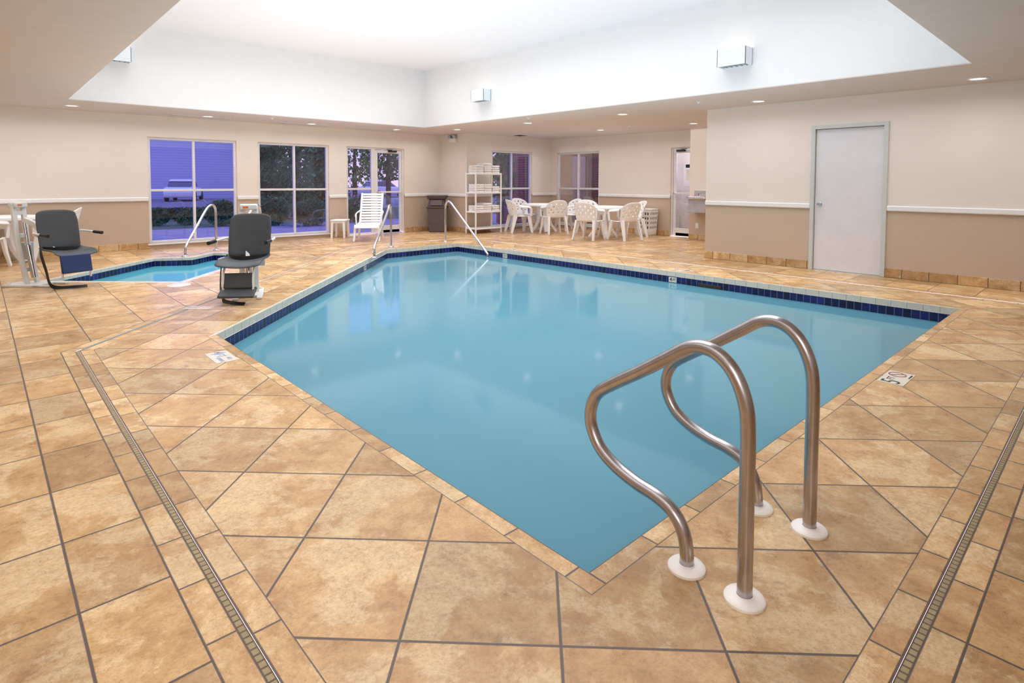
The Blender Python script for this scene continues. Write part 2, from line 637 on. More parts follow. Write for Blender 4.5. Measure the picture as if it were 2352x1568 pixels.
# ------------------------------------------------------------------ walls
def obox(mb, axis, c, a0, a1, d0, d1, z0, z1):
    if axis == 'y':
        mb.bmm(a0, a1, min(c + d0, c + d1), max(c + d0, c + d1), z0, z1)
    else:
        mb.bmm(min(c + d0, c + d1), max(c + d0, c + d1), a0, a1, z0, z1)
ZC = 2.54
def wall(name, label, axis, c, a0, a1, out, ops=(), z0=0, z1=ZC, t=.15, mat=None, rail=None, base=None, r0=None):
    b = MB()
    cur = a0
    for (p0, p1, zb, zt) in ops:
        obox(b, axis, c, cur, p0, 0, out * t, z0, z1)
        obox(b, axis, c, p0, p1, 0, out * t, zt, z1)
        if zb > z0:
            obox(b, axis, c, p0, p1, 0, out * t, z0, zb)
        cur = p1
    obox(b, axis, c, cur, a1, 0, out * t, z0, z1)
    o = b.build(name, mat or m_wall)
    tag(o, label, 'wall', kind='structure')
    segs = []
    cur = a0 if r0 is None else r0
    for (p0, p1, zb, zt) in ops:
        segs.append((cur, p0))
        cur = p1
    segs.append((cur, a1))
    if rail:
        b = MB()
        for s0, s1 in segs:
            if s1 - s0 > .02:
                obox(b, axis, c, s0, s1, 0, -out * .028, .915, .99)
        tag(b.build(rail, m_trim, bev=.014, bseg=3), 'white rounded chair rail along ' + label, 'trim', kind='structure')
    if base:
        b = MB()
        for s0, s1 in segs:
            if s1 - s0 > .02:
                obox(b, axis, c, s0, s1, 0, -out * .014, 0, .125)
        tag(b.build(base, m_base, bev=.003), 'slate tile baseboard along ' + label, 'baseboard', kind='structure')
    return o
W1, W2, W3 = (2.4, 4.0, .10, 2.14), (4.43, 6.03, .10, 2.14), (6.47, 8.07, 0, 2.14)
wall('wall_left', 'two tone wall with three large windows', 'y', 12.75, -1.6, 9.35, 1, [W1, W2, W3], rail='trim_1', base='baseboard_left')
wall('wall_corner', 'short wall return under the emergency light', 'x', 9.2, 11.75, 12.75, 1, rail='trim_2', base='baseboard_corner', r0=11.6)
W4 = (10.05, 11.55, .10, 2.14)
wall('wall_back', 'wall behind the towel rack with brick view window', 'y', 11.6, 9.2, 12.35, 1, [W4], rail='trim_3', base='baseboard_back')
W5 = (9.83, 11.39, .10, 2.14)
W6 = (6.93, 7.64, 0, 2.14)
wall('wall_far', 'alcove wall with lobby window and glass door', 'x', 12.35, 6.9, 11.6, 1, [W6, W5], rail='trim_4', base='baseboard_far')
wall('wall_column', 'wall pier carrying the drinking fountain', 'x', 11.95, 5.0, 6.9, 1, t=.4, base='baseboard_column')
wall('wall_alcove', 'alcove side wall facing the tables', 'y', 5.0, 9.35, 11.95, -1, base='baseboard_alcove')
D2 = (2.30, 3.30, 0, 2.15)
wall('wall_right', 'two tone right wall with white door', 'x', 9.2, -1.6, 5.0, 1, [D2], rail='trim_5', base='baseboard_right')
wall('wall_near', 'two tone wall behind the viewpoint', 'y', -1.6, -1.6, 9.35, -1, rail='trim_6', base='baseboard_near')
wall('wall_side', 'two tone wall left of the viewpoint', 'x', -1.6, -1.6, 12.75, -1, rail='trim_7', base='baseboard_side')

HX0, HX1, HY0, HY1, ZU = 1.065, 7.60, 1.18, 11.13, 3.82
b = MB()
T_ = .012
b.bmm(-1.7, HX0, -1.7, 12.9, ZC, ZC + T_)
b.bmm(HX0, HX1, -1.7, HY0, ZC, ZC + T_)
b.bmm(HX0, HX1, HY1, 12.9, ZC, ZC + T_)
b.bmm(HX1, 9.35, -1.7, 12.9, ZC, ZC + T_)
b.bmm(9.35, 12.5, -1.7, 11.75, ZC, ZC + T_)
tag(b.build('ceiling', m_soffit), 'low beige ceiling around the raised ceiling opening', 'ceiling', kind='structure')
b = MB()
b.bmm(HX0 - .1, HX1 + .1, HY0 - .1, HY1 + .1, ZU, ZU + .1)
tag(b.build('ceiling_upper', m_upper), 'raised flat white ceiling above the pool', 'ceiling', kind='structure')
for nm, ax, c, a0, a1, out, lb in [('wall_upper_left', 'y', HY1, HX0 - .1, HX1 + .1, 1, 'white upper wall of the raised ceiling above the windows'),
                                   ('wall_upper_right', 'x', HX1, HY0, HY1, 1, 'white upper wall of the raised ceiling with two wall lights'),
                                   ('wall_upper_near', 'y', HY0, HX0 - .1, HX1 + .1, -1, 'white upper wall of the raised ceiling on the near side'),
                                   ('wall_upper_side', 'x', HX0, HY0, HY1, -1, 'white upper wall of the raised ceiling on the spa side')]:
    wall(nm, lb, ax, c, a0, a1, out, z0=ZC + T_, z1=ZU, t=.1, mat=m_well)

# ------------------------------------------------------------------ windows and doors
def frame_boxes(b, axis, c, out, a0, a1, z0, z1, w=.05, d0=.03, d1=.11, bottom=True):
    obox(b, axis, c, a0, a0 + w, out * d0, out * d1, z0, z1)
    obox(b, axis, c, a1 - w, a1, out * d0, out * d1, z0, z1)
    obox(b, axis, c, a0 + w, a1 - w, out * d0, out * d1, z1 - w, z1)
    if bottom:
        obox(b, axis, c, a0 + w, a1 - w, out * d0, out * d1, z0, z0 + w)
def wroot(name, label, cat, axis, c, a0, a1, z0):
    mid = (a0 + a1) / 2
    return thing(name, label, cat, (mid, c, z0) if axis == 'y' else (c, mid, z0), kind='structure')
def window(name, label, axis, c, out, o, split, zm=1.12, glass=None):
    a0, a1, z0, z1 = o
    r = wroot(name, label, 'window', axis, c, a0, a1, z0)
    b = MB()
    frame_boxes(b, axis, c, out, a0, a1, z0, z1)
    for s in split:
        obox(b, axis, c, s - .022, s + .022, out * .035, out * .105, z0 + .05, z1 - .05)
    obox(b, axis, c, a0 + .05, a1 - .05, out * .036, out * .104, zm - .022, zm + .022)
    b.build('window_frame', m_alu, r, True, bev=.004)
    b = MB()
    obox(b, axis, c, a0 + .04, a1 - .04, out * .066, out * .072, z0 + .04, z1 - .04)
    b.build('pane', glass or m_glass, r, True)
    if z0 > .02:
        b = MB()
        obox(b, axis, c, a0 - .03, a1 + .03, out * .03, -out * .035, z0 - .03, z0)
        b.build('window_sill', m_trim, r, True, bev=.005)
    return r
window('window_1', 'first large window with lavender siding and a parked car outside', 'y', 12.75, 1, W1, [3.2])
window('window_2', 'second large window with dark evergreens outside', 'y', 12.75, 1, W2, [5.23])
window('window_3', 'narrow side window beside the glass exit door', 'y', 12.75, 1, (6.47, 7.2, 0, 2.14), [])
window('window_4', 'window behind the towel rack looking onto brick wall and shrub', 'y', 11.6, 1, W4, [10.8])
window('window_5', 'alcove window looking into the lobby', 'x', 12.35, 1, W5, [10.61], glass=m_cglass)

def glassdoor(name, label, axis, c, out, a0, a1, glass):
    r = wroot(name, label, 'door', axis, c, a0, a1, 0)
    b = MB()
    frame_boxes(b, axis, c, out, a0, a1, 0, 2.14, w=.045, bottom=False)
    b.build('door_frame', m_alu, r, True, bev=.004)
    b = MB()
    frame_boxes(b, axis, c, out, a0 + .05, a1 - .05, .015, 2.085, w=.075, d0=.045, d1=.09)
    obox(b, axis, c, a0 + .12, a1 - .12, out * .045, out * .09, .015, .2)
    b.build('door_leaf', m_alu, r, True, bev=.004)
    b = MB()
    obox(b, axis, c, a0 + .11, a1 - .11, out * .064, out * .07, .19, 2.02)
    b.build('pane', glass, r, True)
    b = MB()
    obox(b, axis, c, a0 + .1, a1 - .1, -out * .03, out * .0, 1.02, 1.06)
    for q in (a0 + .1, a1 - .13):
        obox(b, axis, c, q, q + .03, -out * .03, out * .05, 1.015, 1.065)
    b.build('push_bar', m_alu, r, True, bev=.006)
    b = MB()
    m_ = (a0 + a1) / 2
    obox(b, axis, c, m_ - .02, m_ + .2, -out * .03, out * .045, 2.04, 2.085)
    obox(b, axis, c, m_ - .1, m_ + .05, -out * .05, -out * .03, 2.085, 2.10)
    b.build('door_closer', m_dark, r, True, bev=.006)
    return r
glassdoor('door_1', 'white framed glass exit door beside the loungers', 'y', 12.75, 1, 7.2, 8.07, m_glass)
glassdoor('door_2', 'white framed glass lobby door in the alcove', 'x', 12.35, 1, W6[0], W6[1], m_cglass)
r = wroot('door_3', 'plain pale grey solid door in grey frame', 'door', 'x', 9.2, 2.30, 3.30, 0)
b = MB()
b.bmm(9.175, 9.33, 2.30, 2.355, 0, 2.15)
b.bmm(9.175, 9.33, 3.245, 3.30, 0, 2.15)
b.bmm(9.175, 9.33, 2.355, 3.245, 2.095, 2.15)
b.build('door_frame', m_doorframe, r, True, bev=.004)
b = MB()
b.bmm(9.215, 9.255, 2.36, 3.24, .01, 2.09)
leaf = b.build('door_leaf', m_doorleaf, r, True, bev=.003)
b = MB()
mm = Matrix.Translation((9.215, 3.17, .99)) @ Matrix.Rotation(-PI / 2, 4, 'Y')
b.lathe([(0, 0), (.032, 0), (.032, .008), (.012, .012), (.012, .035), (.024, .042), (.03, .055), (.024, .07), (0, .074)], 20, mm)
b.build('door_knob', m_chrome, leaf)
b = MB()
b.bmm(9.2, 9.36, 2.30, 3.30, -.001, .006)
b.build('threshold', m_doorframe, r, True)
b = MB()
b.bmm(9.35, 9.37, 2.2, 3.4, 0, 2.25)
b.build('door_backing', m_dark, r, True)

# ------------------------------------------------------------------ near grab rails
prof = [(.78, 0), (.78, .3), (.78, .53), (.793, .63), (.835, .715), (.90, .76), (.975, .757), (1.06, .703), (1.18, .622), (1.30, .545), (1.365, .495), (1.397, .43), (1.395, .36),
        (1.352, .288), (1.28, .243), (1.19, .215), (1.10, .20), (1.035, .172), (.995, .12), (.981, .06), (.98, 0)]
def grab(x, label):
    r = thing('grab_rail', label, 'grab rail', (x, .88, 0), group=None)
    b = MB()
    b.tube(cr([(0, y - .88, z) for y, z in prof], 5), .0235, 20)
    b.build('rail_tube', m_steel, r)
    for y in (.78, .98):
        b = MB()
        b.lathe([(.024, .020), (.036, .020), (.046, .017), (.058, .013), (.062, .008), (.062, 0), (.024, 0), (.024, .020)], 32, Matrix.Translation((0, y - .88, 0)))
        b.build('flange', m_flange, r)
grab(1.72, 'stainless grab rail nearest the viewer at pool corner, foreground')
grab(2.25, 'stainless grab rail behind the foreground one, farther along the pool edge')

# ------------------------------------------------------------------ long hand rails
def handrail(front, back, h, label, zf=0.0, flange_front=True):
    f, k = Vector((front[0], front[1], 0)), Vector((back[0], back[1], 0))
    d = (f - k)
    L = d.length
    r = thing('pool_handrail', label, 'handrail', (k.x, k.y, 0), math.atan2(d.y, d.x))
    pts = [(0, 0, 0), (0, 0, h * .55), (0, 0, h - .14), (.03, 0, h - .045), (.10, 0, h - .002), (.20, 0, h - .02), (.32, 0, h - .1)]
    q = Vector(pts[-1])
    e = Vector((L, 0, zf))
    e2 = Vector((L, 0, zf + .16))
    pts += [tuple(q.lerp(Vector((L - .08, 0, zf + .25)), .5)), (L - .07, 0, zf + .24), tuple(e2), tuple(e)] if not flange_front else \
           [tuple(q.lerp(e2, .5)), (L - .05, 0, zf + .2), (L - .01, 0, zf + .1), tuple(e)]
    b = MB()
    b.tube(cr(pts, 6), .022, 14)
    b.build('rail_tube', m_chrome, r)
    fl_ = [(0, 0)] + ([(L, 0)] if flange_front else [])
    for x, y in fl_:
        b = MB()
        b.lathe([(.023, .03), (.034, .03), (.055, .014), (.058, 0), (.023, 0), (.023, .03)], 20, Matrix.Translation((x, y, 0)))
        b.build('flange', m_chrome, r)
handrail((4.93, 8.75), (6.0, 9.98), .84, 'chrome pool handrail beside the white lounge chair')
handrail((7.30, 8.55), (7.42, 10.1), .88, 'chrome pool handrail in front of the towel rack', zf=-.3, flange_front=False)
handrail(cw(-5.62, 9.87), cw(-5.56, 10.8), .86, 'chrome spa handrail left of the right hand pool lift')
handrail(cw(-4.83, 9.87), cw(-4.72, 10.8), .86, 'chrome spa handrail behind the right hand pool lift')

# ------------------------------------------------------------------ plastic chairs and tables
def make_chair(label, group=None):
    r = thing('patio_chair', label, 'chair')
    def sf(u, v):
        x = (u - .5) * .46 * (1 + .08 * v)
        y = -.2 + v * .43
        z = .43 - .025 * math.sin(PI * v) - (.03 * max(0, v - .85) / .15) + .02 * (2 * u - 1) ** 2
        return (x, y, z)
    b = MB()
    b.shell(sf, 9, 7, lambda i, j: i in (2, 4, 6) and 2 <= j <= 4)
    b.build('seat', m_resin, r, solid=.018, sub=1)
    def bf(u, v):
        a = (u * 2 - 1) * 1.12
        s = .245 + .035 * v
        top = .86 - .13 * abs(u * 2 - 1) ** 2.6
        z = .43 + (top - .43) * v
        y = -.02 - .21 * math.cos(a) - .12 * v * math.cos(a * .8)
        return (s * math.sin(a) / math.sin(1.12), y, z)
    def hole(i, j):
        if j not in (3, 5, 7, 9):
            return False
        k = (j - 3) // 2
        return 2 <= i <= 18 and (i % 4 == (2 if k % 2 == 0 else 0))
    b = MB()
    b.shell(bf, 21, 12, hole)
    b.build('backrest', m_resin, r, solid=.018, sub=1)
    for s in (-1, 1):
        b = MB()
        p = cr([(s * .262, -.1, .69), (s * .285, .02, .675), (s * .29, .14, .665), (s * .285, .21, .645), (s * .275, .24, .58), (s * .262, .235, .43)], 4)
        b.ribbon(p, .055, .024, up=(s, 0, .6))
        b.build('armrest', m_resin, r, bev=.006)
        for y0, y1, x1 in ((.20, .265, .275), (-.17, -.29, .255)):
            b = MB()
            b.ribbon([(s * .215, y0, .44), (s * .235, (y0 + y1) / 2, .22), (s * x1, y1, 0)], [.10, .08, .055], [.05, .04, .035], up=(s, 0, 0))
            b.build('leg', m_resin, r, bev=.006)
    return r
def make_table(label, rad=.53):
    r = thing('patio_table', label, 'table')
    b = MB()
    b.lathe([(0, .735), (rad - .03, .735), (rad - .006, .73), (rad, .715), (rad, .69), (rad - .012, .685), (rad - .02, .705), (.1, .70), (0, .70)], 40)
    b.build('tabletop', m_resin, r)
    b = MB()
    b.lathe([(0, .70), (.17, .70), (.15, .62), (.11, .54), (0, .54)], 20)
    b.build('hub', m_resin, r)
    for k in range(4):
        a = PI / 4 + k * PI / 2
        b = MB()
        b.ribbon(cr([(.10 * math.cos(a), .10 * math.sin(a), .69), (.12 * math.cos(a), .12 * math.sin(a), .45), (.19 * math.cos(a), .19 * math.sin(a), .2), (.33 * math.cos(a), .33 * math.sin(a), 0)], 4), .095, .07, up=(math.cos(a), math.sin(a), .3))
        b.build('leg', m_resin, r, bev=.01)
    return r
T1 = make_table('round white plastic table nearer the brick view window')
T1.location = (10.9, 10.5, 0)
T1.rotation_euler = (0, 0, .2)
T2 = relabel(copy_tree(T1), 'round white plastic table nearer the laundry hamper')
T2.location = (10.85, 8.5, 0)
T2.rotation_euler = (0, 0, .1)
T3 = relabel(copy_tree(T1), 'round white plastic table cut off at left edge of photo')
T3.location = (.26, 12.14, 0)
ch0 = None
def chair_at(pos, tgt, label, twist=0):
    global ch0
    if ch0 is None:
        ch0 = make_chair(label)
        o = ch0
    else:
        o = relabel(copy_tree(ch0), label)
    o.location = (pos[0], pos[1], 0)
    o.rotation_euler = (0, 0, face_to(tgt[0] - pos[0], tgt[1] - pos[1]) + twist)
    return o
def around(T, items):
    for X, Y, lb in items:
        d = cw(X, Y)
        chair_at((T.location.x + d[0], T.location.y + d[1]), (T.location.x, T.location.y), lb)
around(T1, [(-.66, -.24, 'white plastic armchair between the towel rack and its round table'),
            (.22, -.68, 'white plastic armchair on camera side of the farther round table'),
            (.68, .36, 'white plastic armchair between the farther round table and lobby window'),
            (-.5, .56, 'white plastic armchair tucked behind the farther round table under the brick view window')])
around(T2, [(-.42, -.60, 'white plastic armchair at front left of the nearer round table'),
            (.38, -.66, 'white plastic armchair at front right of the nearer round table'),
            (.70, .16, 'white plastic armchair between the nearer round table and the hamper'),
            (-.2, .75, 'white plastic armchair behind the nearer round table, facing the pool')])
chair_at((.94, 12.02), (.26, 12.14), 'white plastic armchair behind the left pool lift')
chair_at((.0, 11.42), (.26, 12.14), 'white plastic armchair cut off at the left edge of the photo')

# ------------------------------------------------------------------ lounge chair and side table
def lounge():
    fx, fy = 6.25, 11.42
    bx, by = 6.91, 12.35
    r = thing('lounge_chair', 'white slatted plastic lounge chair in front of the glass exit door', 'lounge chair', (6.55, 11.80, 0), face_to(fx - bx, fy - by))
    for nm, p0, p1, ns in (('backrest', Vector((0, -.12, .36)), Vector((0, -.58, 1.02)), 11), ('seat', Vector((0, -.1, .36)), Vector((0, .72, .30)), 12)):
        b = MB()
        d = p1 - p0
        L = d.length
        for s in (-1, 1):
            b.ribbon([p0 + Vector((s * .235, 0, 0)), p1 + Vector((s * .235, 0, 0))], .045, .045, up=(1, 0, 0))
        ang = math.atan2(d.z, d.y)
        for k in range(ns):
            c = p0 + d * ((k + .6) / ns)
            b.box(c, (.46, L / ns * .72, .016), Matrix.Rotation(ang, 4, 'X'))
        b.build(nm, m_resin, r, bev=.006)
    for s in (-1, 1):
        for y0, y1 in ((.60, .66), (-.1, -.2)):
            b = MB()
            b.ribbon([(s * .24, y0, .36), (s * .27, y1, 0)], [.07, .05], [.05, .04], up=(1, 0, 0))
            b.build('leg', m_resin, r, bev=.006)
        b = MB()
        b.ribbon(cr([(s * .26, -.3, .62), (s * .28, -.05, .60), (s * .285, .2, .57), (s * .27, .3, .5), (s * .26, .32, .34)], 4), .045, .025, up=(s, 0, .8))
        b.build('armrest', m_resin, r, bev=.006)
lounge()
r = thing('side_table', 'small low white plastic side table left of the lounge chair', 'side table', (6.13, 12.42, 0), .82)
b = MB()
b.box((0, 0, .41), (.40, .34, .03))
b.build('tabletop', m_resin, r, bev=.01)
b = MB()
for s in (-1, 1):
    b.box((s * .16, 0, .375), (.025, .27, .05)).box((0, s * .13, .375), (.33, .025, .05))
b.build('apron', m_resin, r, bev=.004)
for sx in (-1, 1):
    for sy in (-1, 1):
        b = MB()
        b.ribbon([(sx * .16, sy * .13, .40), (sx * .175, sy * .145, 0)], [.05, .04], [.05, .04], up=(1, 0, 0))
        b.build('leg', m_resin, r, bev=.005)

# ------------------------------------------------------------------ trash bin, rack, towels, hamper
def frustum(b, w0, d0, w1, d1, z0, z1):
    a = [b.bm.verts.new((sx * w0 / 2, sy * d0 / 2, z0)) for sx, sy in ((-1, -1), (1, -1), (1, 1), (-1, 1))]
    c = [b.bm.verts.new((sx * w1 / 2, sy * d1 / 2, z1)) for sx, sy in ((-1, -1), (1, -1), (1, 1), (-1, 1))]
    b.bm.faces.new(a[::-1])
    b.bm.faces.new(c)
    for i in range(4):
        b.bm.faces.new((a[i], a[(i + 1) % 4], c[(i + 1) % 4], c[i]))
r = thing('trash_bin', 'brown grey plastic trash bin with hooded swing lid in wall corner', 'trash bin', (8.78, 12.3, 0), math.radians(-43))
b = MB()
frustum(b, .40, .36, .48, .44, 0, .64)
b.build('bin_body', m_bin, r, bev=.02)
b = MB()
frustum(b, .52, .48, .52, .48, .62, .67)
frustum(b, .44, .44, .38, .30, .67, .86)
b.build('lid', m_bindark, r, bev=.018)
b = MB()
b.box((0, -.208, .765), (.30, .012, .15), Matrix.Rotation(math.radians(-20), 4, 'X'))
b.build('swing_flap', m_bin, r, bev=.006)
b = MB()
frustum(b, .46, .40, .52, .46, .85, .95)
b.build('lid_top', m_bindark, r, bev=.02)

RX0, RX1, RY0, RY1 = 9.10, 9.94, 11.12, 11.5
rk = thing('towel_rack', 'white open shelf rack stacked with towels', 'shelf rack', ((RX0 + RX1) / 2, (RY0 + RY1) / 2, 0))
hw, hd = (RX1 - RX0) / 2, (RY1 - RY0) / 2
for sx in (-1, 1):
    for sy in (-1, 1):
        b = MB()
        b.tube([(sx * hw, sy * hd, 0), (sx * hw, sy * hd, 1.53)], .022, 12)
        b.build('post', m_resin, rk)
SZ = (.12, .54, 1.02, 1.50)
for z in SZ:
    b = MB()
    b.box((0, 0, z), (2 * hw - .03, 2 * hd - .03, .02))
    for s in (-1, 1):
        b.tube([(-hw, s * hd, z), (hw, s * hd, z)], .019, 10)
        b.tube([(s * hw, -hd, z), (s * hw, hd, z)], .019, 10)
    b.build('shelf', m_resin, rk)
tw0 = None
def towel(x, y, z, w, lb, grp):
    global tw0
    if tw0 is None:
        b = MB()
        n = 10
        poly = []
        for k in range(n + 1):
            a = -PI / 2 - PI * k / n
            poly.append((-.15 + .024 * math.cos(a), .026 + .024 * math.sin(a)))
        poly += [(.15, .05), (.15, .028), (-.13, .027), (-.13, .025), (.15, .024), (.15, .002)]
        m = Matrix(((0, 0, 1, 0), (1, 0, 0, 0), (0, 1, 0, 0), (0, 0, 0, 1)))
        b.prism(poly, -.118, .118, m)
        tw0 = b.build('folded_towel', m_towel, bev=.004)
        o = tw0
    else:
        o = tw0.copy()
        C.objects.link(o)
    tag(o, lb, 'towel', grp)
    o.location = (x, y, z)
    o.rotation_euler = (0, 0, random.uniform(-.06, .06))
    o.scale = (w, 1, random.uniform(.92, 1.08))
for z, lv, hs in ((1.511, 'top', (4, 5, 4)), (1.031, 'second', (4, 4, 3)), (.551, 'third', (3, 4, 3))):
    for c in range(3):
        zz = z
        for k in range(hs[c]):
            towel((RX0 + RX1) / 2 + (c - 1) * .262 + random.uniform(-.008, .008), (RY0 + RY1) / 2 - .01, zz, 1.0,
                  'folded white towel in the stacks on the %s shelf of the rack' % lv, 'folded towels on the %s shelf' % lv)
            zz += .053

r = thing('laundry_hamper', 'white perforated plastic laundry hamper against the alcove wall', 'hamper', (12.10, 8.16, 0), -PI / 2)
b = MB()
def hside(ax, s):
    def fn(u, v):
        w = (.20 + .03 * v) if ax == 'x' else (.15 + .03 * v)
        d = (.15 + .03 * v) if ax == 'x' else (.20 + .03 * v)
        a = (2 * u - 1) * w
        return (a, s * d, v * .62) if ax == 'x' else (s * d, a, v * .62)
    return fn
for ax in 'xy':
    for s in (-1, 1):
        b.shell(hside(ax, s), 13, 11, lambda i, j: i % 2 == 1 and j % 2 == 1 and 2 <= j <= 9)
b.build('basket', m_resin, r, solid=.008)
b = MB()
b.box((0, 0, .02), (.38, .28, .02)).box((0, 0, .3), (.34, .24, .5))
b.build('liner', m_bindark, r)
b = MB()
b.box((0, 0, .64), (.48, .38, .035))
b.build('lid', m_resin, r, bev=.012)

# ------------------------------------------------------------------ drinking fountain, outlet, emergency light
r = thing('drinking_fountain', 'stainless wall mounted drinking fountain on the pier', 'drinking fountain', (11.95, 6.55, .62))
b = MB()
b.box((-.15, 0, .16), (.28, .42, .30))
b.build('cabinet', M('fountain_panel', (190, 190, 198), .35, .4), r, bev=.012)
b = MB()
b.prism([(0, -.23), (-.33, -.23), (-.36, -.18), (-.36, .18), (-.33, .23), (0, .23)], .31, .37)
b.lathe([(0, .375), (.10, .375), (.13, .385), (.14, .372), (0, .37)], 20, Matrix.Translation((-.17, 0, 0)))
b.build('basin', m_chrome, r, bev=.008)
b = MB()
b.tube(cr([(-.09, .13, .37), (-.09, .13, .43), (-.12, .1, .45)], 4), .012, 10)
b.build('spout', m_chrome, r)
b = MB()
b.box((-.02, 0, .44), (.035, .42, .14))
b.build('back_splash', m_chrome, r, bev=.006)
q = onx(1601, 518, 11.95)
r = thing('wall_outlet', 'white wall outlet below the drinking fountain', 'outlet', (11.95, q.y, q.z))
b = MB()
b.box((-.004, 0, 0), (.008, .075, .12))
b.build('cover_plate', m_trim, r, bev=.002)
b = MB()
b.box((-.009, 0, .026), (.004, .035, .032)).box((-.009, 0, -.026), (.004, .035, .032))
b.build('socket', m_cream, r, bev=.004)
q = onx(1043, 320, 9.2)
r = thing('emergency_light', 'white twin head emergency light high on the corner wall', 'emergency light', (9.2, q.y, q.z))
b = MB()
b.box((-.045, 0, -.03), (.09, .26, .11))
b.build('housing', m_trim, r, bev=.015)
for s in (-1, 1):
    b = MB()
    mm = Matrix.Translation((-.06, s * .1, .06)) @ Matrix.Rotation(-PI / 2 - .3, 4, 'Y')
    b.lathe([(0, -.05), (.03, -.05), (.055, 0), (.06, .03), (.05, .035), (0, .03)], 18, mm)
    b.build('lamp_head', m_louver, r)

# ------------------------------------------------------------------ ceiling fittings
REC = [(165, 242, 'recessed downlight nearest the left edge of the photo'),
       (477, 267, 'recessed downlight above the window with the parked car'),
       (716, 284, 'recessed downlight above the evergreen window'),
       (911, 297, 'recessed downlight above the glass exit door'),
       (1050, 297, 'recessed downlight beside the emergency light corner'),
       (1213, 282, 'recessed downlight between raised ceiling and brick view window'),
       (1430, 262, 'recessed downlight third from right along the raised ceiling edge'),
       (1742, 232, 'recessed downlight left of the solid grey door'),
       (2246, 180, 'recessed downlight nearest the right edge of the photo'),
       (1380, 298, 'recessed downlight inside the alcove above the tables'),
       (1593, 283, 'recessed downlight above the drinking fountain pier')]
for px, py, lb in REC:
    q = onz(px, py, ZC)
    r = thing('recessed_light', lb, 'ceiling light', (q.x, q.y, ZC))
    b = MB()
    b.lathe([(.105, .003), (.105, -.008), (.09, -.012), (.078, -.004), (.078, .003)], 28)
    b.build('trim_ring', m_trim, r)
    b = MB()
    b.lathe([(0, -.003), (.079, -.003), (.079, .002), (0, .002)], 28)
    b.build('lens', m_lens, r)
    L = bpy.data.lights.new('downlight_lamp', 'SPOT')
    L.energy = 8
    L.color = (1, .93, .88)
    L.spot_size = math.radians(150)
    L.spot_blend = 1
    L.shadow_soft_size = .32
    lo = bpy.data.objects.new('downlight_lamp', L)
    C.objects.link(lo)
    lo.location = (q.x, q.y, ZC - .03)
for i, (x0, x1, py, lb) in enumerate([(380, 530, 269, 'long dark slot air diffuser above first window'), (635, 752, 285, 'long dark slot air diffuser above evergreen window'), (832, 905, 296.5, 'long dark slot air diffuser above exit door')]):
    a, c = onz(x0, py - 4, ZC), onz(x1, py + 4, ZC)
    yy = 12.3
    r = thing('slot_diffuser', lb, 'air vent', ((a.x + c.x) / 2, yy, ZC))
    L_ = abs(c.x - a.x)
    b = MB()
    for s in (-1, 1):
        b.box((0, s * .06, -.003), (L_, .02, .012))
        b.box((s * (L_ / 2), 0, -.003), (.02, .14, .012))
    b.build('vent_frame', m_trim, r)
    b = MB()
    for k in (-1, 0, 1):
        b.box((0, k * .034, -.001), (L_ - .02, .026, .006))
    b.build('slots', m_dark, r)
r = thing('ceiling_vent', 'small dark square ceiling vent near the brick view window', 'air vent', (10.6, 11.1, ZC))
b = MB()
for s in (-1, 1):
    b.box((s * .16, 0, -.004), (.03, .35, .012)).box((0, s * .16, -.004), (.29, .03, .012))
b.build('vent_frame', m_trim, r)
b = MB()
for k in range(6):
    b.box((0, -.125 + k * .05, -.006), (.28, .03, .006), Matrix.Rotation(.5, 4, 'X'))
b.build('louvers', m_dark, r)
for px, py, lb in [(625, 271, 'small ceiling sprinkler between first and second window'), (1214, 271, 'small ceiling sprinkler at the raised ceiling edge above the tables'), (1605, 234, 'small ceiling sprinkler above the end of right wall'), (1446, 290, 'small ceiling sprinkler inside the alcove')]:
    q = onz(px, py, ZC)
    r = thing('sprinkler', lb, 'sprinkler', (q.x, q.y, ZC))
    b = MB()
    b.lathe([(0, .003), (.035, .003), (.035, -.006), (.012, -.01), (.012, -.03), (0, -.03)], 14)
    b.build('escutcheon', m_trim, r)
    b = MB()
    b.lathe([(0, -.03), (.008, -.03), (.008, -.045), (.028, -.047), (.028, -.051), (0, -.053)], 12)
    b.build('deflector', m_chrome, r)

def sconce(loc, rz, lb, w=.40):
    r = thing('wall_light', lb, 'wall light', loc, rz)
    b = MB()   # front is -Y
    d, h = .20, .23
    b.box((0, -d + .006, 0), (w, .012, h)).box((-w / 2 + .006, -d / 2, 0), (.012, d, h)).box((w / 2 - .006, -d / 2, 0), (.012, d, h)).box((0, -.006, 0), (w, .012, h))
    b.build('housing', m_sconce, r, bev=.003)
    b = MB()
    b.box((0, -d / 2, -.09), (w - .02, d - .02, .01))
    for k in range(5):
        b.box((-w / 2 + .06 + k * (w - .12) / 4, -d / 2, -.100), (.006, d - .02, .02))
    b.build('louver', m_louver, r)
    b = MB()
    b.box((0, -d / 2, .06), (w - .1, d - .1, .03))
    b.build('lamp', m_lens, r, bev=.01)
q = onx(1695, 135, HX1)
sconce((HX1, q.y, q.z), -PI / 2, 'white box wall light nearer the viewer on right upper wall')
q = onx(1113, 221, HX1)
sconce((HX1, q.y, q.z), -PI / 2, 'white box wall light farther away near the upper wall corner')
q = ony(262, 126, HY1)
sconce((q.x, HY1, q.z), 0, 'white box wall light half hidden by the left low ceiling')

